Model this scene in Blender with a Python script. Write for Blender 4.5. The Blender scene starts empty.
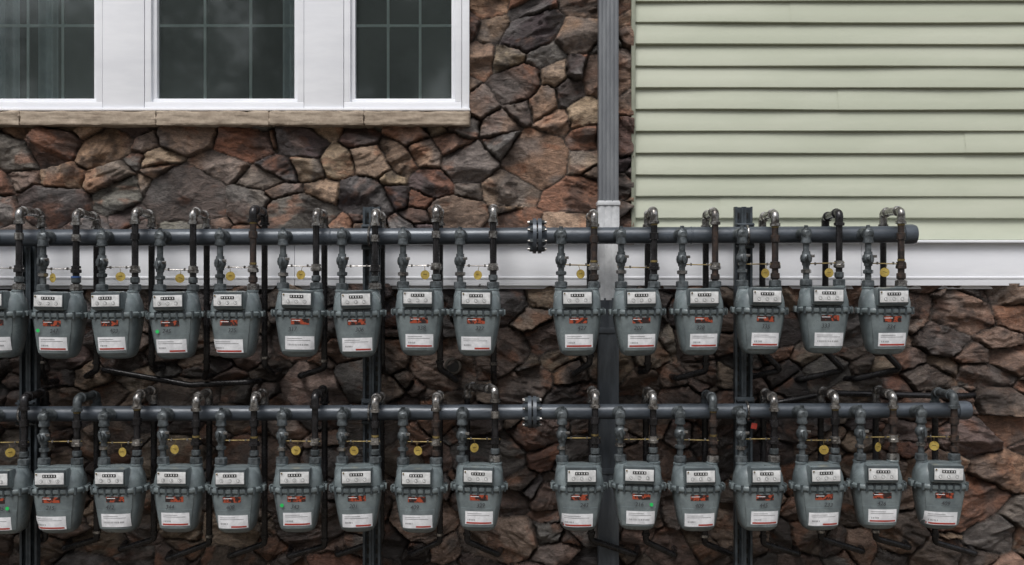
import bpy, bmesh, math, random
import numpy as np
from mathutils import Vector, Matrix
random.seed(7); R=random.Random(11)
scene=bpy.context.scene
def lin(c): return tuple(((v/255)/12.92 if v/255<=0.04045 else ((v/255+0.055)/1.055)**2.4) for v in c)
# ---------------------------------------------------------------- materials
def mat(name, c1, c2=None, rough=0.5, metal=0.0, scale=8, bump=0.0, bscale=60, rvar=0.1, stretch=None, coat=0.0, lo=0.4, hi=0.62):
    m=bpy.data.materials.new(name); m.use_nodes=True
    nt=m.node_tree; b=nt.nodes['Principled BSDF']; L=nt.links
    c2=c2 or tuple(v*0.75 for v in c1)
    g=nt.nodes.new('ShaderNodeNewGeometry')
    vec=g.outputs['Position']
    if stretch:
        mp=nt.nodes.new('ShaderNodeMapping'); mp.inputs['Scale'].default_value=stretch
        L.new(vec,mp.inputs['Vector']); vec=mp.outputs['Vector']
    n=nt.nodes.new('ShaderNodeTexNoise'); n.inputs['Scale'].default_value=scale; n.inputs['Detail'].default_value=6; n.inputs['Roughness'].default_value=0.65
    L.new(vec,n.inputs['Vector'])
    r=nt.nodes.new('ShaderNodeValToRGB'); r.color_ramp.elements[0].position=lo; r.color_ramp.elements[1].position=hi
    r.color_ramp.elements[0].color=(*c2,1); r.color_ramp.elements[1].color=(*c1,1)
    L.new(n.outputs['Fac'],r.inputs['Fac']); L.new(r.outputs['Color'],b.inputs['Base Color'])
    b.inputs['Metallic'].default_value=metal; b.inputs['Coat Weight'].default_value=coat; b.inputs['Coat Roughness'].default_value=0.2
    mr=nt.nodes.new('ShaderNodeMapRange'); mr.inputs['From Min'].default_value=0.3; mr.inputs['From Max'].default_value=0.7
    mr.inputs['To Min'].default_value=min(1,rough+rvar); mr.inputs['To Max'].default_value=max(0.02,rough-rvar)
    L.new(n.outputs['Fac'],mr.inputs['Value']); L.new(mr.outputs['Result'],b.inputs['Roughness'])
    if bump>0:
        n2=nt.nodes.new('ShaderNodeTexNoise'); n2.inputs['Scale'].default_value=bscale; n2.inputs['Detail'].default_value=5
        L.new(vec,n2.inputs['Vector'])
        bp=nt.nodes.new('ShaderNodeBump'); bp.inputs['Strength'].default_value=bump; bp.inputs['Distance'].default_value=0.004
        L.new(n2.outputs['Fac'],bp.inputs['Height']); L.new(bp.outputs['Normal'],b.inputs['Normal'])
    return m
M={}
M['paint']=mat('meter_grey_paint',lin((114,124,126)),lin((90,99,102)),0.33,0,11,0.12,90,0.1,coat=0.45,lo=0.36,hi=0.6)
M['paint_dk']=mat('meter_grey_dark',lin((72,80,83)),lin((50,57,60)),0.45,0,9,0.1,90)
M['index']=mat('index_plate_white',lin((216,217,217)),lin((186,187,187)),0.4,0,30)
M['black']=mat('black_plastic',(0.012,0.012,0.013),(0.02,0.02,0.02),0.4)
M['label']=mat('label_paper',lin((232,233,236)),lin((208,209,212)),0.55,0,25)
M['red']=mat('label_red',lin((180,58,48)),lin((160,64,50)),0.5,0,60)
M['sticker']=mat('brand_sticker',lin((160,72,48)),lin((44,32,32)),0.45,0,48,lo=0.5,hi=0.53)
M['ink']=mat('ink_dark',(0.03,0.03,0.035),None,0.6)
M['green']=mat('green_dot',lin((40,190,95)),lin((30,170,80)),0.5)
M['manifold']=mat('manifold_grey_paint',lin((84,91,99)),lin((58,64,71)),0.34,0.15,6,0.25,50,0.1,stretch=(0.6,1.5,1.5))
M['valve']=mat('valve_cast_grey',lin((98,104,107)),lin((56,61,63)),0.4,0.3,30,0.5,80,0.1)
M['galv']=mat('galvanised_fitting',lin((176,174,171)),lin((84,80,77)),0.26,0.8,34,0.35,90,0.1)
M['pipeblk']=mat('black_iron_pipe',lin((46,45,47)),lin((20,19,20)),0.26,0.2,20,0.25,80,0.1)
M['rust']=mat('rusty_iron',lin((84,68,60)),lin((40,37,36)),0.4,0.3,34,0.5,90,0.12,lo=0.42,hi=0.7)
M['brass']=mat('brass_dull',lin((150,132,84)),lin((96,82,52)),0.4,0.5,30)
M['tagy']=mat('brass_tag_metal',lin((212,188,104)),lin((170,144,72)),0.38,0.5,30)
M['bluet']=mat('blue_thread_tape',lin((50,80,130)),None,0.5)
M['strut']=mat('strut_steel',lin((84,92,98)),lin((55,61,66)),0.42,0.35,12,0.2,60,0.1)
M['white']=mat('white_vinyl_trim',lin((236,238,242)),lin((226,228,233)),0.42,0,3,0.05,30,0.06,stretch=(0.5,1,2))
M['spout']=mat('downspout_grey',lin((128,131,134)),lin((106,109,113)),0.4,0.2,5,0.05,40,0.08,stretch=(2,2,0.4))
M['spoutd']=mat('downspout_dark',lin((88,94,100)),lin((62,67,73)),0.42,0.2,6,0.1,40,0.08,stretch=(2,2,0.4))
M['spoutw']=mat('downspout_adapter_white',lin((212,214,216)),lin((182,184,186)),0.45,0,9)
M['siding']=mat('siding_sage_vinyl',lin((183,187,170)),lin((174,179,161)),0.5,0,1.6,0.12,220,0.07,stretch=(0.6,1,3))
M['sidingj']=mat('siding_trim_sage',lin((158,163,146)),None,0.5)
M['muntin']=mat('window_grille',lin((206,216,218)),lin((190,202,204)),0.5)
M['room']=mat('room_interior',lin((84,88,86)),lin((62,66,64)),0.9,0,2)
M['curtain']=mat('curtain_cloth',lin((190,202,208)),lin((160,172,180)),0.9,0,4)
M['sill']=mat('sandstone_sill',lin((174,160,143)),lin((138,124,109)),0.85,0,14,1.0,45,0.08,lo=0.3,hi=0.7)
M['ground']=mat('gravel_ground',lin((120,112,100)),lin((70,64,56)),0.95,0,25,1.0,60)
M['roof']=mat('asphalt_shingle',lin((70,68,68)),lin((50,48,48)),0.95,0,20,0.8,80)
M['pvc']=mat('vent_pvc_grey',lin((70,66,60)),None,0.6)
M['leaf']=mat('tree_leaves',(0.09,0.12,0.06),(0.04,0.06,0.03),0.7,0,0.6)
M['bark']=mat('tree_bark',(0.08,0.06,0.045),None,0.9,0,4)
gm=bpy.data.materials.new('window_glass'); gm.use_nodes=True; nt=gm.node_tree; nt.nodes.clear()
o=nt.nodes.new('ShaderNodeOutputMaterial'); mx=nt.nodes.new('ShaderNodeMixShader'); fr=nt.nodes.new('ShaderNodeFresnel'); fr.inputs['IOR'].default_value=1.6
t=nt.nodes.new('ShaderNodeBsdfTransparent'); t.inputs['Color'].default_value=(0.8,0.86,0.83,1); gl=nt.nodes.new('ShaderNodeBsdfGlossy'); gl.inputs['Roughness'].default_value=0.05
gl.inputs['Color'].default_value=(0.95,1,0.98,1)
df=nt.nodes.new('ShaderNodeBsdfDiffuse'); df.inputs['Color'].default_value=(0.30,0.36,0.35,1)   # haze mixed into the glass colour to brighten its dark reflections
dn=nt.nodes.new('ShaderNodeTexNoise'); dn.inputs['Scale'].default_value=1.3; dn.inputs['Detail'].default_value=3
gp=nt.nodes.new('ShaderNodeNewGeometry'); nt.links.new(gp.outputs['Position'],dn.inputs['Vector'])
dr=nt.nodes.new('ShaderNodeMapRange'); dr.inputs['From Min'].default_value=.3; dr.inputs['From Max'].default_value=.7; dr.inputs['To Min'].default_value=.07; dr.inputs['To Max'].default_value=.15
nt.links.new(dn.outputs['Fac'],dr.inputs['Value']); md_=nt.nodes.new('ShaderNodeMixShader'); nt.links.new(dr.outputs[0],md_.inputs[0])
nt.links.new(t.outputs[0],md_.inputs[1]); nt.links.new(df.outputs[0],md_.inputs[2])
nt.links.new(fr.outputs[0],mx.inputs[0]); nt.links.new(md_.outputs[0],mx.inputs[1]); nt.links.new(gl.outputs[0],mx.inputs[2]); nt.links.new(mx.outputs[0],o.inputs[0])
M['glass']=gm
# stone
sm=bpy.data.materials.new('field_stone'); sm.use_nodes=True; nt=sm.node_tree; L=nt.links; b=nt.nodes['Principled BSDF']
at=nt.nodes.new('ShaderNodeAttribute'); at.attribute_name='Col'
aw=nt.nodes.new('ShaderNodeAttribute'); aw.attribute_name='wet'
g=nt.nodes.new('ShaderNodeNewGeometry')
mpn=nt.nodes.new('ShaderNodeMapping'); mpn.inputs['Scale'].default_value=(0.7,1,1.5); mpn.inputs['Rotation'].default_value=(0,0.25,0); L.new(g.outputs['Position'],mpn.inputs['Vector'])
n1=nt.nodes.new('ShaderNodeTexNoise'); n1.inputs['Scale'].default_value=22; n1.inputs['Detail'].default_value=9; n1.inputs['Roughness'].default_value=0.72; n1.inputs['Distortion'].default_value=0.8
n3=nt.nodes.new('ShaderNodeTexNoise'); n3.inputs['Scale'].default_value=120; n3.inputs['Detail'].default_value=6; n3.inputs['Roughness'].default_value=0.7
for n in (n1,n3): L.new(mpn.outputs[0],n.inputs['Vector'])
mr=nt.nodes.new('ShaderNodeMapRange'); mr.inputs['From Min'].default_value=0.3; mr.inputs['From Max'].default_value=0.7; mr.inputs['To Min'].default_value=0.4; mr.inputs['To Max'].default_value=1.6
L.new(n1.outputs['Fac'],mr.inputs['Value'])
mr2=nt.nodes.new('ShaderNodeMapRange'); mr2.inputs['From Min'].default_value=0.3; mr2.inputs['From Max'].default_value=0.7; mr2.inputs['To Min'].default_value=0.6; mr2.inputs['To Max'].default_value=1.4
L.new(n3.outputs['Fac'],mr2.inputs['Value'])
mu=nt.nodes.new('ShaderNodeMath'); mu.operation='MULTIPLY'; L.new(mr.outputs[0],mu.inputs[0]); L.new(mr2.outputs[0],mu.inputs[1])
vm=nt.nodes.new('ShaderNodeVectorMath'); vm.operation='SCALE'; L.new(at.outputs['Color'],vm.inputs[0]); L.new(mu.outputs[0],vm.inputs['Scale'])
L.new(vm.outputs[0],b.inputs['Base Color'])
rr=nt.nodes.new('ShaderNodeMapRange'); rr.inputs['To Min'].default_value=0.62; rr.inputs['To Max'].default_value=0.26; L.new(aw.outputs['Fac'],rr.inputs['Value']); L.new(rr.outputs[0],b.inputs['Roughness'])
bp=nt.nodes.new('ShaderNodeBump'); bp.inputs['Strength'].default_value=1.0; bp.inputs['Distance'].default_value=0.024; L.new(n1.outputs['Fac'],bp.inputs['Height'])
bp2=nt.nodes.new('ShaderNodeBump'); bp2.inputs['Strength'].default_value=0.8; bp2.inputs['Distance'].default_value=0.004; L.new(n3.outputs['Fac'],bp2.inputs['Height']); L.new(bp.outputs[0],bp2.inputs['Normal'])
L.new(bp2.outputs[0],b.inputs['Normal'])
M['stone']=sm
# ---------------------------------------------------------------- mesh accumulator
class Acc:
    def __init__(s): s.v=[];s.f=[];s.m=[];s.sm=[];s.mats=[]
    def mi(s,k):
        if k not in s.mats: s.mats.append(k)
        return s.mats.index(k)
    def add(s,vs,fs,k,smooth=True):
        o=len(s.v); s.v+= [tuple(p) for p in vs]; i=s.mi(k)
        for f in fs: s.f.append(tuple(o+a for a in f)); s.m.append(i); s.sm.append(smooth)
    def tube(s,pts,r,k,seg=14,caps=True,phase=0):
        pts=[Vector(p) for p in pts]; n=len(pts); rs=r if isinstance(r,(list,tuple)) else [r]*n
        t0=(pts[1]-pts[0]).normalized(); a=Vector((1,0,0)) if abs(t0.x)<0.9 else Vector((0,0,1))
        u=(a-t0*a.dot(t0)).normalized(); vs=[]
        for i,p in enumerate(pts):
            t=((pts[min(i+1,n-1)]-pts[max(i-1,0)])).normalized()
            u=(u-t*u.dot(t)).normalized(); w=t.cross(u)
            for j in range(seg):
                an=2*math.pi*j/seg+phase; vs.append(p+(u*math.cos(an)+w*math.sin(an))*rs[i])
        fs=[(i*seg+j,i*seg+(j+1)%seg,(i+1)*seg+(j+1)%seg,(i+1)*seg+j) for i in range(n-1) for j in range(seg)]
        s.add(vs,fs,k,seg>7)
        if caps: s.add(vs[:seg],[tuple(reversed(range(seg)))],k,False); s.add(vs[-seg:],[tuple(range(seg))],k,False)
    def turned(s,base,axis,prof,k,seg=16):
        b=Vector(base); a=Vector(axis).normalized()
        h=Vector((1,0,0)) if abs(a.x)<0.9 else Vector((0,0,1)); u=(h-a*h.dot(a)).normalized(); w=a.cross(u); vs=[]
        for d,r in prof:
            for j in range(seg):
                an=2*math.pi*j/seg; vs.append(b+a*d+(u*math.cos(an)+w*math.sin(an))*r)
        n=len(prof)
        s.add(vs,[(i*seg+j,i*seg+(j+1)%seg,(i+1)*seg+(j+1)%seg,(i+1)*seg+j) for i in range(n-1) for j in range(seg)],k,seg>7)
        s.add(vs[:seg],[tuple(reversed(range(seg)))],k,False); s.add(vs[-seg:],[tuple(range(seg))],k,False)
    def box(s,c,d,k,bev=0.0,rot=None):
        bm=bmesh.new(); bmesh.ops.create_cube(bm,size=1)
        for v in bm.verts: v.co=Vector((v.co.x*d[0],v.co.y*d[1],v.co.z*d[2]))
        if bev>0: bmesh.ops.bevel(bm,geom=bm.edges[:],offset=bev,segments=2,affect='EDGES',profile=0.6)
        bm.verts.index_update(); Rm=rot.to_3x3() if rot else None
        vs=[(Rm@v.co if Rm else v.co)+Vector(c) for v in bm.verts]
        s.add(vs,[tuple(v.index for v in f.verts) for f in bm.faces],k,bev>0); bm.free()
    def mesh(s,name,ang=38):
        me=bpy.data.meshes.new(name); me.from_pydata(s.v,[],s.f)
        for k in s.mats: me.materials.append(M[k])
        me.polygons.foreach_set('material_index',s.m); me.polygons.foreach_set('use_smooth',s.sm)
        me.update(); me.set_sharp_from_angle(angle=math.radians(ang)); return me
def obj(name,me,parent=None,loc=(0,0,0),rot=(0,0,0)):
    ob=bpy.data.objects.new(name,me); scene.collection.objects.link(ob); ob.location=loc; ob.rotation_euler=rot
    if parent: ob.parent=parent
    return ob
def empty(name,loc=(0,0,0)):
    return obj(name,None,None,loc)
def fillet(pts,rad,n=7):
    pts=[Vector(p) for p in pts]; out=[pts[0]]
    for i in range(1,len(pts)-1):
        a=(pts[i-1]-pts[i]).normalized(); b2=(pts[i+1]-pts[i]).normalized(); th=a.angle(b2)
        d=min(rad/math.tan(th/2),(pts[i-1]-pts[i]).length*.49,(pts[i+1]-pts[i]).length*.49)
        p0=pts[i]+a*d; p1=pts[i]+b2*d
        for j in range(n+1):
            q=j/n; out.append(p0*(1-q)**2+pts[i]*2*q*(1-q)+p1*q*q)
    out.append(pts[-1]); return out
CY,CZ=-5.0,1.95
def PX(u,y): return (u-512)/1000*(y-CY)      # survey of the photograph -> metres on a real plane y
def PZ(v,y): return CZ-(v-282.5)/1000*(y-CY)
# ---------------------------------------------------------------- stone wall
WY=0.45
X0,X1,Z0,Z1=-4.6,4.6,-0.05,4.9; ST=0.007
rng=np.random.default_rng(21)
tab=rng.random((256,256))
def vn(x,z,s=0):
    x=x+s*17.3; z=z+s*9.7
    xi=np.floor(x).astype(int); zi=np.floor(z).astype(int); fx=x-xi; fz=z-zi
    fx=fx*fx*(3-2*fx); fz=fz*fz*(3-2*fz)
    T=lambda a,b: tab[a%256,b%256]
    return (T(xi,zi)*(1-fx)+T(xi+1,zi)*fx)*(1-fz)+(T(xi,zi+1)*(1-fx)+T(xi+1,zi+1)*fx)*fz
def fbm(x,z,s=0,o=4,g=0.55):
    a=1;t=0;n=0
    for i in range(o): t=t+a*vn(x*2**i,z*2**i,s+i*3); n+=a; a*=g
    return t/n
AN=1.42
sx=[];sz=[];sr=[]
for stage,(lo,hi,tries) in enumerate([(0.17,0.21,260),(0.115,0.16,1600),(0.07,0.105,6000),(0.045,0.06,1500)]):
    for _ in range(tries):
        x=rng.uniform(X0-.4,X1+.4); z=rng.uniform((Z0-.4)*AN,(Z1+.4)*AN); r=rng.uniform(lo,hi)
        if sx:
            d=np.hypot(np.array(sx)-x,np.array(sz)-z)
            if np.any(d<(np.array(sr)+r)*0.70): continue
        sx.append(x);sz.append(z);sr.append(r)
sx=np.array(sx);sz=np.array(sz);sr=np.array(sr); NS=len(sx)
NP=5
ga=rng.uniform(0,2*math.pi,(NS,NP)); gm_=rng.uniform(0.03,0.6,(NS,NP)); gx=np.cos(ga)*gm_; gz=np.sin(ga)*gm_
go=rng.uniform(0.0,0.04,(NS,NP)); base=rng.uniform(0.03,0.085,NS); sa=rng.normal(0.0,0.45,NS); chip=rng.uniform(0.5,1.9,NS)
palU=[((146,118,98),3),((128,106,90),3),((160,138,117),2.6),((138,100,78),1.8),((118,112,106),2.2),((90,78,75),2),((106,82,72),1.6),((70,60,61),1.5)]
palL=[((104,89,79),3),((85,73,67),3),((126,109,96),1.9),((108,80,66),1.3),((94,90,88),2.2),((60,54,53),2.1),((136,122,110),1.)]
def pick(p,n):
    w=np.array([a[1] for a in p]); w=w/w.sum(); i=rng.choice(len(p),n,p=w); c=np.array([lin(a[0]) for a in p])[i]
    return c*rng.uniform(0.78,1.25,(n,1))*rng.uniform(0.95,1.05,(n,3))
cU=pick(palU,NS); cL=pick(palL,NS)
zb=PZ(285,WY)
nx=int((X1-X0)/ST)+1; nz=int((Z1-Z0)/ST)+1
gxs=X0+np.arange(nx)*ST; gzs=Z0+np.arange(nz)*ST
H=np.zeros((nz,nx)); C=np.zeros((nz,nx,3)); WET=np.zeros((nz,nx))
TS=72
for a in range(0,nz,TS):
    for c in range(0,nx,TS):
        xx,zz=np.meshgrid(gxs[c:c+TS],gzs[a:a+TS]); sh=xx.shape; xf=xx.ravel(); zf=zz.ravel()
        wx=xf+0.22*(vn(xf*1.3,zf*1.3,61)-.5)+0.010*(vn(xf*9,zf*9,1)-.5)+0.018*(fbm(xf*26,zf*26,2,3,.6)-.5)
        wz=(zf+0.22*(vn(xf*1.3,zf*1.3,71)-.5)+0.010*(vn(xf*9,zf*9,5)-.5)+0.018*(fbm(xf*26,zf*26,7,3,.6)-.5))*AN
        sel=np.where((sx>wx.min()-.5)&(sx<wx.max()+.5)&(sz>wz.min()-.5)&(sz<wz.max()+.5))[0]
        lx=sx[sel];lz=sz[sel];lr=sr[sel]
        pd=(wx[:,None]-lx)**2+(wz[:,None]-lz)**2-lr**2
        p=pd.argmin(1); pm=pd[np.arange(len(p)),p]
        D=np.sqrt((lx[:,None]-lx)**2+(lz[:,None]-lz)**2)+1e-9
        e=(pd-pm[:,None])/(2*D[p]); e[np.arange(len(p)),p]=9
        ed=e.min(1)+0.006*(fbm(xf*40,zf*40,9,3)-.5)
        P=sel[p]
        dx=(wx-sx[P]); dz=(wz-sz[P])
        fac=np.min(go[P]+base[P][:,None]+gx[P]*dx[:,None]+gz[P]*dz[:,None],axis=1)
        ca,sn=np.cos(sa[P]),np.sin(sa[P]); ru=ca*xf+sn*zf; rv=-sn*xf+ca*zf
        sv=fbm(ru*4+P*3.7,rv*13+P*1.3,11,3,.5)*7; fr_=sv-np.floor(sv); ter=(np.floor(sv)+np.clip((fr_-.80)/.20,0,1))/7
        rock=fac+(0.06*(ter-.5))*chip[P]+0.012*(fbm(xf*20+P*5.1,zf*20,13,4,.6)-.5)
        q=np.clip((ed-0.0012)/0.008,0,1)
        mort=0.004+0.012*(fbm(xf*22,zf*22,21,4)-.5)
        h=mort*(1-q)+np.maximum(rock,0.014)*q
        H[a:a+TS,c:c+TS]=h.reshape(sh)
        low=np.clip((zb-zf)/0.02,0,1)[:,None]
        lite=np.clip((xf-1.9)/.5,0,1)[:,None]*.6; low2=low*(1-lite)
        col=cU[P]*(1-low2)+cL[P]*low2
        st=fbm(ru*7+P*2.3,rv*14+P*.7,31,4)[:,None]; st2=fbm(xf*5+P*1.9,zf*5,41,3)[:,None]; st3=fbm(xf*9+P*4.9,zf*9,47,4)[:,None]
        rustc=np.array(lin((142,92,64))); greyc=np.array(lin((104,101,99)))
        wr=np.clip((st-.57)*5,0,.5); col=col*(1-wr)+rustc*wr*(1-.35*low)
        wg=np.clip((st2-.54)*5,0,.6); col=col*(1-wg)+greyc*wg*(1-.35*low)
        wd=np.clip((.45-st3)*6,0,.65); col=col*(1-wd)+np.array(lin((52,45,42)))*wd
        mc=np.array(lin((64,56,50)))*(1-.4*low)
        qq=np.clip((ed-0.001)/0.006,0,1)[:,None]
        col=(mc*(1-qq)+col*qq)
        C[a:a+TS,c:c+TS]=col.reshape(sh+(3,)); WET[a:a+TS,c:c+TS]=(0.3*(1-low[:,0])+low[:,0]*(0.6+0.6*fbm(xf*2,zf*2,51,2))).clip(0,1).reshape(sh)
XX,ZZ=np.meshgrid(gxs,gzs)
co=np.stack([XX,WY-H,ZZ],-1).reshape(-1,3)
jj,ii=np.meshgrid(np.arange(nx-1),np.arange(nz-1)); cx=gxs[jj]+ST/2; cz=gzs[ii]+ST/2
WXL,WXR,WZB=PX(-55,WY),PX(470,WY),PZ(124,WY)
SXL=PX(632,WY); BT,BB=PZ(243,WY),PZ(285,WY)
WZT=4.45
keep=~((cx>WXL+.01)&(cx<WXR-.01)&(cz>WZB+.01)&(cz<WZT-.01))
keep&=~((cx>SXL)&(cz>BB+.01)); keep&=~((cz>BB+.012)&(cz<BT-.012))
i0=(ii*nx+jj)[keep]; F=np.stack([i0,i0+1,i0+1+nx,i0+nx],-1)
used=np.zeros(nx*nz,bool); used[F.ravel()]=True; mp_=np.cumsum(used)-1
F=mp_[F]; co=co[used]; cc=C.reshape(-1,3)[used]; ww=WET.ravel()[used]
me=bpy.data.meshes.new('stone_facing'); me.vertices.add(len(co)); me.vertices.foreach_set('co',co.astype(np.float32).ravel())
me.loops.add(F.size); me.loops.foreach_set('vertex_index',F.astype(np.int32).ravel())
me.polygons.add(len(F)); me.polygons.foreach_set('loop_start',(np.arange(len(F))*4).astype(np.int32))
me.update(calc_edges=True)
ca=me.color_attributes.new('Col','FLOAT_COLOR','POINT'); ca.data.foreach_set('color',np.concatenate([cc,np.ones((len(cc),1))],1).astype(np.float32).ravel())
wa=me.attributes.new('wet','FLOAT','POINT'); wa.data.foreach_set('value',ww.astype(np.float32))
me.polygons.foreach_set('use_smooth',np.ones(len(F),bool)); me.materials.append(sm); me.update()
house=empty('apartment_building',(0,0,0))
obj('stone_wall',me,house)
# ---------------------------------------------------------------- siding
A=Acc(); lap=21.7/1000*5.43; zbot=PZ(240,.43); row=0; zz=zbot
xs=[SXL+.012]
while xs[-1]<X1: xs.append(min(X1,xs[-1]+0.12))
seams={6:PX(838,.43),4:PX(965,.43),10:PX(790,.43),1:PX(720,.43)}
while zz<6.0:
    prof=[(0.000,.447),(0.000,.426),(0.003,.4215),(0.010,.4215),(lap*.5,.4305),(lap*.93,.4405),(lap+.002,.4415)]
    sx_=seams.get(row)
    segs=[(xs[0],X1,0)] if sx_ is None else [(xs[0],sx_+.02,0),(sx_,X1,.0032)]
    for (xa,xb,of) in segs:
        n=max(2,int((xb-xa)/.1)); vs=[]
        for i in range(n+1):
            x=xa+(xb-xa)*i/n; w=(vn(np.array([x*1.7]),np.array([row*7.3]),3)[0]-.5)*.008; w2=(vn(np.array([x*1.1]),np.array([row*3.3+40]),3)[0]-.5)*.006
            for (dz,y) in prof: vs.append((x,y-of+w,zz+dz+w2))
        m=len(prof); A.add(vs,[(i*m+j,(i+1)*m+j,(i+1)*m+j+1,i*m+j+1) for i in range(n) for j in range(m-1)],'siding')
    row+=1; zz+=lap
me=A.mesh('siding',25); obj('siding',me,house)
A=Acc()
A.box((SXL+.002,.425,(zbot+6)/2),(.022,.05,6-zbot),'sidingj',.003)
obj('siding_corner_channel',A.mesh('jch'),house)
# trim band
A=Acc(); zt,zb2=PZ(241,.40),PZ(286,.40)
x=-4.62
while x<4.62:
    xe=min(x+3.05+(0.4 if x<-2 else 0),4.62); A.box(((x+xe)/2,.415,(zt+zb2)/2-.004),(xe-x-.002,.07,zt-zb2-.012),'white',.003); x=xe
A.box((0,.40,zt-.004),(9.25,.115,.014),'white',.004)
A.box((0,.425,zb2-.006),(9.24,.04,.02),'white',.003)
A.box((0,.381,zb2+.045),(9.24,.010,.012),'white',.003)
obj('trim_band',A.mesh('trim'),house)
# ---------------------------------------------------------------- windows
def window(xl,xr,zb_,zt_,name,nv,curt):
    e=empty(name); e.parent=house
    A=Acc()
    for (w,yy,d,in_) in ((.034,.392,.06,0),(.022,.412,.05,.034)):
        a,b_,c,d_=xl-.055+in_,xr+.055-in_,zb_-.055+in_,zt_+.055-in_
        A.box(((a+b_)/2,yy,c+w/2),(b_-a,d,w),'white',.003); A.box(((a+b_)/2,yy,d_-w/2),(b_-a,d,w),'white',.003)
        A.box((a+w/2,yy+.0012,(c+d_)/2),(w,d,d_-c-2*w),'white',.003); A.box((b_-w/2,yy+.0012,(c+d_)/2),(w,d,d_-c-2*w),'white',.003)
    obj('frame',A.mesh('frame'),e)
    A=Acc(); A.add([(xl-.004,.424,zb_-.004),(xr+.004,.424,zb_-.004),(xr+.004,.424,zt_+.004),(xl-.004,.424,zt_+.004)],[(0,1,2,3)],'glass',False); obj('glass',A.mesh('glass'),e)
    A=Acc()
    for k in range(1,nv): A.box((xl+(xr-xl)*k/nv,.433,(zb_+zt_)/2),(.015,.008,zt_-zb_),'muntin',.002)
    z=zb_+.405
    while z<zt_: A.box(((xl+xr)/2,.4335,z),(xr-xl,.0075,.015),'muntin',.002); z+=.405
    obj('grille',A.mesh('grille'),e)
    if curt:
        A=Acc(); N=60
        for (ca_,cb_) in curt:
            vs=[]
            for i in range(N+1):
                x=ca_+(cb_-ca_)*i/N; yy=.56+.02*math.sin(x*70)+.008*math.sin(x*171)
                vs+=[(x,yy,zb_-.1),(x,yy,zt_+.1)]
            A.add(vs,[(2*i,2*i+2,2*i+3,2*i+1) for i in range(N)],'curtain')
        obj('curtain',A.mesh('curtain'),e)
gy=.424; wb=PZ(100,gy); wt=4.28
W=[(PX(-42,gy),PX(97,gy)),(PX(159,gy),PX(296,gy)),(PX(356,gy),PX(452,gy))]
window(*W[0],wb,wt,'window',4,[(W[0][0]-.05,W[0][0]+.26),(PX(44,.6),PX(62,.6))])
window(*W[1],wb,wt,'window',3,[(PX(285,.6),PX(300,.6))])
window(*W[2],wb,wt,'window',3,None)
A=Acc()
def vboard(u0,u1,y=.385): a,b_=u0,u1; A.box(((a+b_)/2,y,(wb-.055+wt+.055)/2),(b_-a,.05,wt-wb+.11),'white',.003)
vboard(W[0][1]+.057,W[1][0]-.057); vboard(W[1][1]+.057,W[2][0]-.057); vboard(WXL-.02,W[0][0]-.057); vboard(W[2][1]+.057,WXR,.388)
A.box(((WXL+WXR)/2-.01,.383,wb-.055-.008),(WXR-WXL+.03,.075,.014),'white',.004)
A.box(((WXL+WXR)/2-.01,.390,wt+.115),(WXR-WXL+.03,.06,.115),'white',.004)
obj('window_casing',A.mesh('casing'),house)
# sill
A=Acc(); st=PZ(112,.36); sb=PZ(125,.33); x=WXL-.12
while x<PX(470,.33)-.01:
    w=R.uniform(.45,.75); xe=min(x+w,PX(470,.33)); 
    if PX(470,.33)-xe<.2: xe=PX(470,.33)
    A.box(((x+xe)/2,.40+R.uniform(-.004,.004),(st+sb)/2),(xe-x-.003,.15,st-sb),'sill',.008); x=xe
me=A.mesh('sill'); ob=obj('stone_sill',me,house)
md=ob.modifiers.new('s','SUBSURF'); md.subdivision_type='SIMPLE'; md.levels=md.render_levels=4
tx=bpy.data.textures.new('rough','CLOUDS'); tx.noise_scale=.03; dm=ob.modifiers.new('d','DISPLACE'); dm.texture=tx; dm.strength=.016; dm.mid_level=.5
# house body
A=Acc()
def quad(a,b_,c,d,k): A.add([a,b_,c,d],[(0,1,2,3)],k,False)
quad((X0,WY+.01,0),(X0,9,0),(X0,9,6),(X0,WY+.01,6),'siding'); quad((X1,WY+.01,0),(X1,9,0),(X1,9,6),(X1,WY+.01,6),'siding'); quad((X0,9,0),(X1,9,0),(X1,9,6),(X0,9,6),'siding')
quad((X0,WY-.02,4.88),(SXL,WY-.02,4.88),(SXL,WY-.02,6),(X0,WY-.02,6),'siding')
quad((X0,WY+.02,0),(X1,WY+.02,0),(X1,WY+.02,WZB),(X0,WY+.02,WZB),'room')
quad((WXR,WY+.02,WZB),(X1,WY+.02,WZB),(X1,WY+.02,6),(WXR,WY+.02,6),'room')
quad((X0,WY+.02,WZB),(WXL,WY+.02,WZB),(WXL,WY+.02,6),(X0,WY+.02,6),'room')
quad((WXL,WY+.02,WZT),(WXR,WY+.02,WZT),(WXR,WY+.02,6),(WXL,WY+.02,6),'room')
quad((X0,3.2,0),(X1,3.2,0),(X1,3.2,6),(X0,3.2,6),'room'); quad((X0,WY+.03,2.2),(X1,WY+.03,2.2),(X1,3.2,2.2),(X0,3.2,2.2),'room'); quad((X0,WY+.03,4.6),(X1,WY+.03,4.6),(X1,3.2,4.6),(X0,3.2,4.6),'room')
obj('building_body',A.mesh('body'),house)
A=Acc(); A.add([(X0-.4,0.05,5.95),(X1+.4,.05,5.95),(X1+.4,4.7,8.4),(X0-.4,4.7,8.4),(X0-.4,9.4,5.95),(X1+.4,9.4,5.95)],[(0,1,2,3),(3,2,5,4),(0,3,4),(1,5,2),(0,4,5,1)],'roof',False)
obj('roof',A.mesh('roof'),house)
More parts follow.
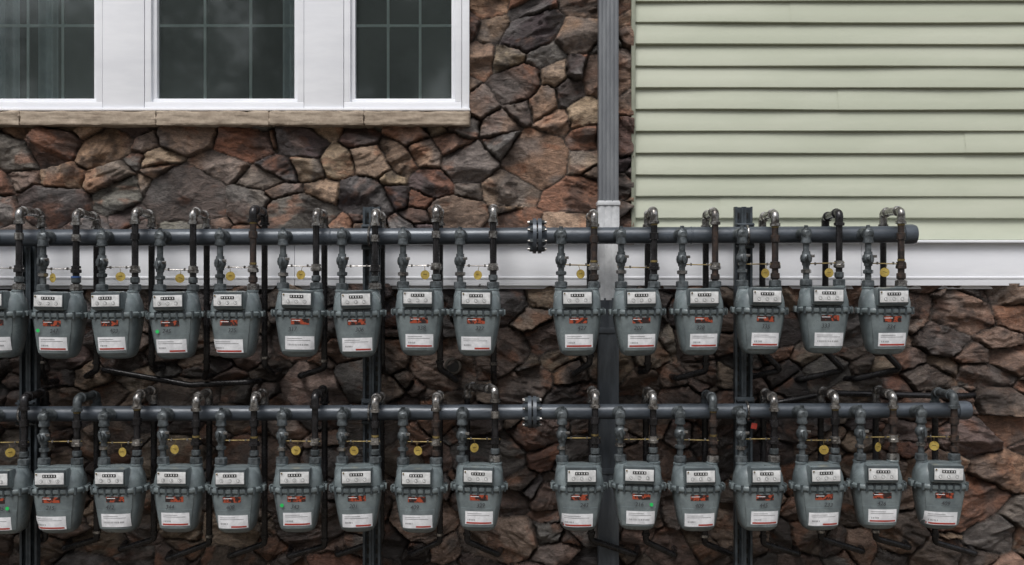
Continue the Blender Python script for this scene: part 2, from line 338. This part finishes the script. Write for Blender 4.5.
# ---------------------------------------------------------------- downspout
ds=empty('downspout'); dx=PX(608,.34)
def spout(z0,z1,k,name,w,ribs=5,d=.075):
    A=Acc(); pr=[]; nn=ribs*6
    for i in range(nn+1):
        t=i/nn; pr.append((dx-w/2+w*t,.34-d/2-.0045*abs(math.sin(t*math.pi*ribs))))
    pr+=[(dx+w/2,.34+d/2),(dx-w/2,.34+d/2)]
    m=len(pr); vs=[(x,y,z0) for x,y in pr]+[(x,y,z1) for x,y in pr]
    A.add(vs,[(i,(i+1)%m,m+(i+1)%m,m+i) for i in range(m)]+[tuple(range(m,2*m))],k)
    obj(name,A.mesh(name,30),ds)
spout(PZ(204,.34),6.0,'spout','upper_pipe',.105)
spout(PZ(300,.34),PZ(203,.34)+.01,'spoutw','adapter',.113,3,.082)
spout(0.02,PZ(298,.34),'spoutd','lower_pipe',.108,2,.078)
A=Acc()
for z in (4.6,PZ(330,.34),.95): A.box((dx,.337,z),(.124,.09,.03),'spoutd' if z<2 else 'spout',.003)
A.box((dx,.337,PZ(204,.34)),(.122,.094,.02),'spoutw',.003)
obj('straps',A.mesh('straps'),ds)
# ---------------------------------------------------------------- gas meter
prof=[(0,.054,.040),(.003,.066,.050),(.012,.080,.064),(.03,.090,.076),(.06,.097,.082),(.11,.106,.087),(.17,.116,.092),(.205,.121,.095),(.208,.131,.104),(.212,.134,.106),(.226,.134,.106),(.229,.131,.104),(.232,.121,.096),(.262,.119,.093),(.290,.112,.086),(.312,.098,.072),(.326,.076,.052),(.331,.045,.03)]
def ring(hw,hd,n=44,ex=3.0):
    o=[]
    for j in range(n):
        a=2*math.pi*j/n; c,s_=math.cos(a),math.sin(a)
        o.append((hw*math.copysign(abs(c)**(2/ex),c),hd*math.copysign(abs(s_)**(2/ex),s_)))
    return o
def sy(x,z,ex=3.0):
    for i in range(len(prof)-1):
        if prof[i][0]<=z<=prof[i+1][0]:
            t=(z-prof[i][0])/(prof[i+1][0]-prof[i][0]); hw=prof[i][1]*(1-t)+prof[i+1][1]*t; hd=prof[i][2]*(1-t)+prof[i+1][2]*t
            return -hd*max(0,1-min(1,abs(x)/hw)**ex)**(1/ex)
    return -.05
def patch(A,x0,x1,z0,z1,off,k,n=10,m=3,thick=0,taper=0):
    vs=[];
    for j in range(m+1):
        for i in range(n+1):
            z=z0+(z1-z0)*j/m; tt=1-taper*(1-j/m); x=(x0+(x1-x0)*i/n)*tt; vs.append((x,sy(x,z)-off,z))
    A.add(vs,[(j*(n+1)+i,j*(n+1)+i+1,(j+1)*(n+1)+i+1,(j+1)*(n+1)+i) for j in range(m) for i in range(n)],k)
    if thick:
        per=[i for i in range(n+1)]+[j*(n+1)+n for j in range(1,m+1)]+[m*(n+1)+i for i in range(n-1,-1,-1)]+[j*(n+1) for j in range(m-1,0,-1)]
        P=[vs[i] for i in per]; Q=[(p[0],p[1]+thick,p[2]) for p in P]; q=len(P)
        A.add(P+Q,[(i,q+i,q+(i+1)%q,(i+1)%q) for i in range(q)],k,False)
def case_mesh():
    A=Acc(); n=44; vs=[]
    for z,hw,hd in prof: vs+=[(x,y,z) for x,y in ring(hw,hd,n)]
    m=len(prof)
    A.add(vs,[(i*n+j,i*n+(j+1)%n,(i+1)*n+(j+1)%n,(i+1)*n+j) for i in range(m-1) for j in range(n)]+[tuple(reversed(range(n))),tuple(range((m-1)*n,m*n))],'paint')
    patch(A,-.094,.094,.022,.198,.005,'paint',14,6,.008,.18)
    patch(A,-.086,.086,.03,.125,.0085,'paint',14,4,.005,.12)
    for x in (-.105,-.07,-.035,0,.035,.07,.105):
        y=-.106*(1-(abs(x)/.134)**3.0)**(1/3.0)+.004
        A.turned((x,y,.2),(0,0,1),[(0,.0075),(.036,.0075)],'paint_dk',6)
    for s_ in (-1,1):
        A.box((s_*.134,0,.218),(.018,.05,.026),'paint',.004)
        for y in (-.04,.04): A.turned((s_*.128,y,.2),(0,0,1),[(0,.007),(.036,.007)],'paint_dk',6)
        A.turned((s_*.0825,0,.25),(0,0,1),[(0,.036),(.05,.034),(.07,.028),(.078,.0265),(.079,.030),(.086,.030),(.088,.024)],'paint',18)
        A.box((s_*.05,-.03,.30),(.008,.09,.03),'paint',.003)
    A.box((0,-.088,.288),(.154,.072,.092),'paint',.016)
    A.box((0,-.124,.291),(.148,.012,.078),'paint_dk',.005)
    A.box((0,-.130,.289),(.138,.006,.056),'index',.0015)
    A.box((0.0,-.1335,.302),(.066,.003,.014),'black',.001)
    for i in range(5): A.box((-.025+i*.0125,-.1355,.302),(.005,.002,.008),'index',0)
    for x in (-.04,0,.04):
        A.turned((x,-.1325,.277),(0,-1,0),[(0,.0085),(.002,.0085)],'paint_dk',14); A.turned((x,-.134,.277),(0,-1,0),[(0,.0072),(.0015,.0072)],'index',14)
        A.box((x+.002,-.1362,.279),(.0015,.001,.007),'ink',0)
    A.box((-.062,-.136,.311),(.007,.005,.007),'brass',.001)
    patch(A,-.06,.06,.235,.243,.004,'paint_dk',6,1,.004)
    return A.mesh('meter_case',40)
CASE=case_mesh()
def decals(v):
    A=Acc(); dx_=[0,.012,-.015,.006][v]; dz=[0,.006,-.004,.01][v]
    w=[.073,.07,.076,.068][v]
    patch(A,dx_-w,dx_+w,.034+dz,.100+dz,.0098,'label',12,3,.0006)
    if v!=1: patch(A,dx_-w*.1 if v==0 else dx_-w*.9,dx_+w*.9,.038+dz,.046+dz,.0107,'red',8,1)
    for i,(a,b_,z) in enumerate([(-.85,.2,.088),(-.85,.75,.079)]):
        patch(A,dx_+a*w,dx_+b_*w,z+dz,z+.0015+dz,.0108,'ink',6,1)
    x=-.8
    while x<-.3+(.9 if v==1 else 0):
        patch(A,dx_+x*w,dx_+(x+.025)*w,.054+dz,.062+dz,.0108,'ink',1,1); x+=R.choice([.06,.08,.1])
    s0=[-.045,-.03,-.05,-.04][v]
    patch(A,s0,s0+.088,.164,.192,.0062,'sticker',8,2)
    patch(A,s0+.004,s0+.045,.182,.185,.0068,'label',4,1)
    return A.mesh('decals')
DEC=[decals(i) for i in range(4)]
GD=Acc(); GD.turned((0,0,0),(0,-1,0),[(0,.009),(.0012,.009)],'green',18); GDM=GD.mesh('dot')
TG=Acc(); TG.turned((0,0,0),(0,-1,0),[(0,.023),(.002,.023)],'tagy',22); TG.tube([(0,-.001,.018),(0,-.004,.03),(0,0,.042)],.0014,'brass',6); TG.box((0,-.003,.002),(.018,.001,.002),'rust'); TGM=TG.mesh('tag')
def meter(u,row,idx):
    bz=PZ(357 if row==0 else 534,-.09)+ (PX(u,0)*.005) + R.uniform(-.006,.006)
    x=PX(u,0)-.002; e=empty('gas_meter',(x,0,bz)); yaw=R.uniform(-.09,.09)
    tilt=R.uniform(-.02,.02)
    obj('case',CASE,e,(0,0,0),(0,tilt,yaw)); obj('labels',DEC[R.randrange(4)],e,(0,0,0),(0,tilt,yaw))
    mz=PZ(236 if row==0 else 412,.115)+x*.004-bz
    top=(PZ(211,0) if row==0 else PZ(397,0))-bz+R.uniform(-.014,.012)
    cu=bpy.data.curves.new('num','FONT'); cu.body=str(R.choice([2,3,4])*100+R.randrange(1,48)); cu.size=.028; cu.align_x='CENTER'; cu.extrude=.0004; cu.shear=.2
    cu.materials.append(M['ink']); obj('unit_number',cu,e,(R.uniform(-.02,.02),-.1045,.132),(math.radians(92),R.uniform(-.1,.1),yaw))
    if u in (8,60,177,299,637): obj('green_dot',GDM,e,(R.choice([-.05,.05,.06,-.06]),-.1025,R.uniform(.135,.15)),(0,0,0))
    A=Acc(); hx=-.0825; yM=.115
    A.tube([(hx,yM-.03,mz),(hx,.03,mz)],.021,'valve',14)
    A.turned((hx,.068,mz),(0,-1,0),[(0,.034),(.006,.030),(.03,.024)],'valve',16)
    A.turned((hx,0,mz+.030),(0,0,-1),[(0,.012),(.006,.013),(.007,.023),(.018,.025),(.03,.026),(.06,.024),(.07,.027),(.078,.026),(.08,.019)],'valve',16)
    A.turned((hx,.03,mz),(0,-1,0),[(0,.026),(.012,.026),(.05,.024),(.056,.012)],'valve',16)
    A.turned((hx,0,mz+.042),(0,0,-1),[(0,.010),(.014,.010)],'valve',4)
    A.tube([(hx,0,mz-.05),(hx,0,.36)],.0155,'valve',14)
    vz=.475+R.uniform(-.008,.008)
    A.turned((hx,0,vz+.036),(0,0,-1),[(0,.020),(.014,.021),(.02,.027),(.036,.030),(.052,.027),(.058,.021),(.072,.020)],'valve',16)
    A.turned((hx,-.022,vz),(0,-1,0),[(0,.014),(.02,.013),(.022,.009)],'valve',12)
    A.box((hx,-.05,vz),(.012,.016,.040),'valve',.003,Matrix.Rotation(R.uniform(-.3,.3),4,'Y'))
    A.box((hx+.026,-.02,vz+.012),(.022,.006,.014),'galv',.002)
    A.turned((hx,0,vz-.054),(0,0,-1),[(0,.018),(.003,.026),(.018,.026),(.021,.018)],'galv' if R.random()<.5 else 'valve',6)
    A.turned((hx,0,.37),(0,0,-1),[(0,.024),(.004,.031),(.03,.032),(.034,.027)],'valve',8)
    ox=.0825; rb=.235; sidex=-.15 if (row==1 and u==479) else R.uniform(-.006,.006)
    if row==1 and u==479: top+=.035
    rusty = (u>550 and R.random()<.4) or R.random()<.08
    low='rust' if rusty else 'pipeblk'
    A.turned((ox,0,.37),(0,0,-1),[(0,.024),(.004,.031),(.03,.032),(.034,.027)],'galv' if R.random()<.3 else 'valve',8)
    A.turned((ox,0,.405),(0,0,-1),[(0,.019),(.003,.023),(.026,.023),(.03,.018)],low if rusty else 'valve',14)
    A.turned((ox,0,.462),(0,0,-1),[(0,.017),(.002,.0245),(.018,.0245),(.02,.028),(.034,.028),(.037,.02)],low if R.random()<.5 else 'galv',8)
    if R.random()<.35: A.turned((ox,0,.475),(0,0,-1),[(0,.0185),(.01,.0185)],'brass',12)
    elif row==0 and u<320 and R.random()<.2: A.turned((ox,0,.41),(0,0,-1),[(0,.0245),(.008,.0245)],'bluet',12)
    right=(row==0 and x>1.2)
    endz=(PZ(352 if right else 366,.235) if row==0 else PZ(541,.235))-bz+R.uniform(-.03,.02)
    zt_=top; A.tube([(ox,0,.36),(ox,0,zt_-.04)],.0165,low,14)
    if R.random()<.65: A.turned((ox,0,zt_-.11),(0,0,-1),[(0,.018),(.002,.0225),(.034,.0225),(.036,.018)],low if rusty else R.choice(['galv','pipeblk']),14)
    bx=ox+sidex
    pa=(ox,0,zt_-.055); pb=(ox,0,zt_); pc=(bx,rb,zt_+R.uniform(-.012,.008)); pd_=(bx,rb,zt_-.06)
    full=fillet([pa,pb,pc,pd_],.026,8)
    ek=R.choice(['galv','galv','galv','galv','pipeblk']) if row==0 else R.choice(['galv','galv','galv','pipeblk','valve'])
    A.tube(full,.0205,ek,14,False)
    dirv=(Vector(pc)-Vector(pb)).normalized()
    for q in (.048,.190):
        p=Vector(pb)+dirv*((Vector(pc)-Vector(pb)).length*(q/.235)); A.turned(p-dirv*.007,dirv,[(0,.0205),(.001,.0260),(.013,.0260),(.014,.0205)],ek,14)
    for p in (pa,pd_): A.turned((p[0],p[1],p[2]+.006),(0,0,-1),[(0,.0205),(.002,.0265),(.016,.0265),(.018,.017)],ek,14)
    if R.random()<.35: A.turned((ox,0,zt_-.066),(0,0,-1),[(0,.0185),(.008,.0185)],'brass',12)
    if right:
        pts=[(bx,rb,zt_-.055),(bx,rb,endz),(bx+.11,rb+.04,endz-.10),(bx-.10,.36,endz-.16),(bx-.14,.47,endz-.17)]
    else:
        lat=R.choice([.0,.03,.08,.14])*R.choice([-1,1]) if row==0 else R.choice([.16,.2,.24])*(1 if x>-.2 else -1)
        dz=-.03+R.uniform(-.05,.02) if row==0 else R.uniform(-.10,-.06)
        pts=[(bx,rb,zt_-.055),(bx,rb,endz),(bx+lat,rb+.06,endz+dz),(bx+lat*1.15,.47,endz+dz)]
    A.tube(fillet(pts,.022,6),.0165,'pipeblk',12)
    A.turned((bx,rb,endz+.045),(0,0,-1),[(0,.0165),(.001,.022),(.014,.022),(.016,.0165)],'galv' if R.random()<.4 else 'pipeblk',12)
    bzr=.445+R.uniform(-.005,.01)
    A.tube([(hx-.02,-.004,bzr),(ox+.025,-.004,bzr+R.uniform(-.006,.006))],.003,'brass' if row==1 or u>550 else 'galv',8)
    A.turned((hx+.04,-.004,bzr),(1,0,0),[(0,.007),(.008,.007)],'galv',6); A.turned((ox-.045,-.004,bzr),(1,0,0),[(0,.007),(.008,.007)],'galv',6)
    obj('piping',A.mesh('piping',40),e)
    if R.random()<.6 or u in (237,578,885): obj('brass_tag',TGM,e,(R.uniform(-.03,.03),-.012,bzr-.048+R.uniform(0,.004)),(0,R.uniform(-.3,.3),R.uniform(-.6,.6)))
row0=[-116,-56,3,60,119,177,237,300,359,420,477,578,638,699,759,823,885]
row1=[-110,-50,8,61,121,180,238,299,359,420,479,579,637,697,758,819,877,938]
for i,u in enumerate(row0): meter(u,0,i)
for i,u in enumerate(row1): meter(u,1,i)
# ---------------------------------------------------------------- manifolds
def manifold(row,us,end_u,fl_u,r):
    A=Acc(); y=.115; z=lambda x:(PZ(236,y) if row==0 else PZ(412,y))+x*.004
    xe=PX(end_u,y); xs_=-3.45-row*.14
    pts=fillet([(xs_,y,0.0),(xs_,y,z(xs_)),(xe-.05,y,z(xe))],.09,8); A.tube(pts,r,'manifold',28)
    A.turned((xe-.075,y,z(xe)),(1,0,0),[(0,r+.0005),(.002,r+.009),(.05,r+.009),(.066,r+.004),(.072,r-.012)],'manifold',28)
    fx=PX(fl_u,y)
    for s_ in (-1,1):
        A.turned((fx+s_*.004,y,z(fx)),(s_,0,0),[(0,r*2.1),(.018,r*2.1),(.019,r*1.45),(.035,r*1.25),(.045,r*1.02)],'manifold',32)
    for k in range(8):
        a=2*math.pi*(k+.5)/8; A.turned((fx-.038,y+math.cos(a)*r*1.72,z(fx)+math.sin(a)*r*1.72),(1,0,0),[(0,.011),(.076,.011)],'valve',6)
        A.turned((fx-.048,y+math.cos(a)*r*1.72,z(fx)+math.sin(a)*r*1.72),(1,0,0),[(0,.006),(.096,.006)],'galv',8)
    for wu in (150,330,690):
        wx_=PX(wu+row*20,y); A.turned((wx_,y,z(wx_)),(1,0,0),[(0,r),(.003,r+.0025),(.007,r+.0025),(.01,r)],'manifold',28)
    obj('gas_manifold_pipe',A.mesh('manifold',40)); return z
zf0=manifold(0,row0,917,537,.043); zf1=manifold(1,row1,971,532,.039)
# ---------------------------------------------------------------- struts
def strut(u,topv,w=.045,dbl=True):
    e=empty('steel_support_post'); y=.20; x=PX(u,y); zt_=PZ(topv,y); A=Acc(); t=.004
    for k in ((-1,1) if dbl else (0,)):
        xc=x+k*.023
        A.box((xc,y+.018,zt_/2),(w,t,zt_),'strut'); 
        for s_ in (-1,1):
            A.box((xc+s_*(w/2-t/2),y-.0015,zt_/2),(t,.035,zt_),'strut'); A.box((xc+s_*(w/2-.007),y-.0195,zt_/2),(.010,t*.7,zt_),'strut')
        z=.1
        while z<zt_-.03: A.box((xc,y+.0150,z),(.013,.003,.028),'black'); z+=.05
    A.box((x,y+.01,.006),(.15,.12,.012),'strut',.002)
    for zf,r in ((zf0,.043),(zf1,.039)):
        z=zf(x)
        if z<zt_:
            pts=[]
            for i in range(13):
                a=math.pi*i/12+math.pi/2; pts.append((x,.115+math.cos(a)*(r+.006),z+math.sin(a)*(r+.006)))
            pts=[(x,y-.0,pts[0][2])]+pts+[(x,y-.0,pts[-1][2])]
            A.tube(pts,.006,'galv',8)
            A.box((x,y-.03,z),(.10,.012,.13),'strut',.002)
            for s_ in (-1,1): A.box((x,.165,z+s_*(r+.012)),(.09,.06,.010),'strut',.002)
    obj('channel',A.mesh('strut',40),e)
strut(30,245); strut(372,207); strut(743,207)
# ---------------------------------------------------------------- horizontal service pipes, vents, tags
A=Acc(); A.tube(fillet([(PX(1005,.33),.47,PZ(398,.33)),(PX(945,.33),.33,PZ(396,.33)),(PX(830,.33),.33,PZ(393,.33)),(PX(770,.33),.33,PZ(404,.33)),(PX(755,.33),.47,PZ(404,.33))],.05),.016,'pipeblk',12); obj('service_pipe',A.mesh('sp'))
A=Acc(); A.tube(fillet([(PX(85,.33),.47,PZ(372,.33)),(PX(105,.33),.33,PZ(370,.33)),(PX(190,.33),.33,PZ(385,.33)),(PX(250,.33),.33,PZ(382,.33)),(PX(262,.33),.47,PZ(382,.33))],.05),.016,'pipeblk',12); obj('service_pipe',A.mesh('sp'))
A=Acc(); vx,vz=PX(453,.39),PZ(366,.39)
A.turned((vx,.45,vz),(0,-1,0),[(0,.045),(.07,.045),(.072,.034),(.06,.032)],'pvc',24); A.turned((vx,.385,vz),(0,-1,0),[(0,.031),(.001,.031)],'black',20); obj('wall_vent',A.mesh('vent'))
for (u,v) in ((754,426),):
    A=Acc(); A.box((0,0,0),(.030,.003,.030),'red',.001); A.tube([(0,0,.013),(0,.01,.04),(0,.02,.05)],.0015,'galv',6); obj('red_tag',A.mesh('rt'),None,(PX(u,.12),.12,PZ(v,.12)),(0,.2,.1))
# ---------------------------------------------------------------- ground
A=Acc(); A.add([(-250,-250,0),(250,-250,0),(250,250,0),(-250,250,0)],[(0,1,2,3)],'ground',False); obj('ground',A.mesh('ground'))
# ---------------------------------------------------------------- unseen trees added behind the viewpoint to darken reflections and block low light
A=Acc(); RT=random.Random(3)
for ti in range(22):
    tx_=-34+(ti%15)*4.9+RT.uniform(-1.3,1.3)+(0 if ti<15 else 12); ty=(-32 if ti<15 else -42)+RT.uniform(-4,4); th=RT.uniform(13,18)
    A.tube([(tx_,ty,0),(tx_+.2,ty,th*.3),(tx_-.1,ty,th*.75)],[.3,.2,.05],'bark',8)
    cl=[]
    for b_ in range(11):
        an=RT.uniform(0,6.28); zz_=th*RT.uniform(.2,.85); ll=RT.uniform(1.0,3.2)*(1.2-zz_/th*.7); q=(tx_+math.cos(an)*ll,ty+math.sin(an)*ll,zz_+.8)
        A.tube([(tx_,ty,zz_-.6),q],[.1,.03],'bark',6); cl.append((q,RT.uniform(1.5,2.4)))
    cl.append(((tx_,ty,th*.92),1.6))
    for (q,rr_) in cl:
        for _ in range(150):
            d=Vector((RT.gauss(0,1),RT.gauss(0,1),RT.gauss(0,.8))).normalized()*rr_*RT.random()**.4
            p=Vector(q)+d; a1=Vector((RT.uniform(-1,1),RT.uniform(-1,1),RT.uniform(-1,1))).normalized(); a2=a1.orthogonal().normalized(); s_=RT.uniform(.16,.40)
            A.add([p-a1*s_,p+a2*s_*.6,p+a1*s_,p-a2*s_*.6],[(0,1,2,3)],'leaf',False)
obj('added_tree_row',A.mesh('trees'))
# ---------------------------------------------------------------- camera, light
cam=bpy.data.cameras.new('camera'); cam.lens=1000/1024*36; cam.sensor_width=36; cam.clip_end=1000
co_=obj('camera',cam,None,(0,CY,CZ),(math.radians(90),0,0)); scene.camera=co_
w=bpy.data.worlds.new('World'); scene.world=w; w.use_nodes=True; nt=w.node_tree; bg=nt.nodes['Background']
sk=nt.nodes.new('ShaderNodeTexSky'); sk.sky_type='NISHITA'; sk.sun_disc=False; sk.sun_elevation=math.radians(58); sk.sun_rotation=math.radians(195); sk.dust_density=4
hs=nt.nodes.new('ShaderNodeHueSaturation'); hs.inputs['Saturation'].default_value=0.38
nt.links.new(sk.outputs[0],hs.inputs['Color']); nt.links.new(hs.outputs[0],bg.inputs['Color']); bg.inputs['Strength'].default_value=0.15
sl=bpy.data.lights.new('sun','SUN'); sl.energy=1.95; sl.angle=math.radians(28); sl.color=(1,.985,.965)
obj('sun',sl,None,(0,-3,8),(math.radians(34),0,math.radians(-15)))
scene.view_settings.view_transform='Standard'; scene.view_settings.look='None'; scene.view_settings.exposure=0.0
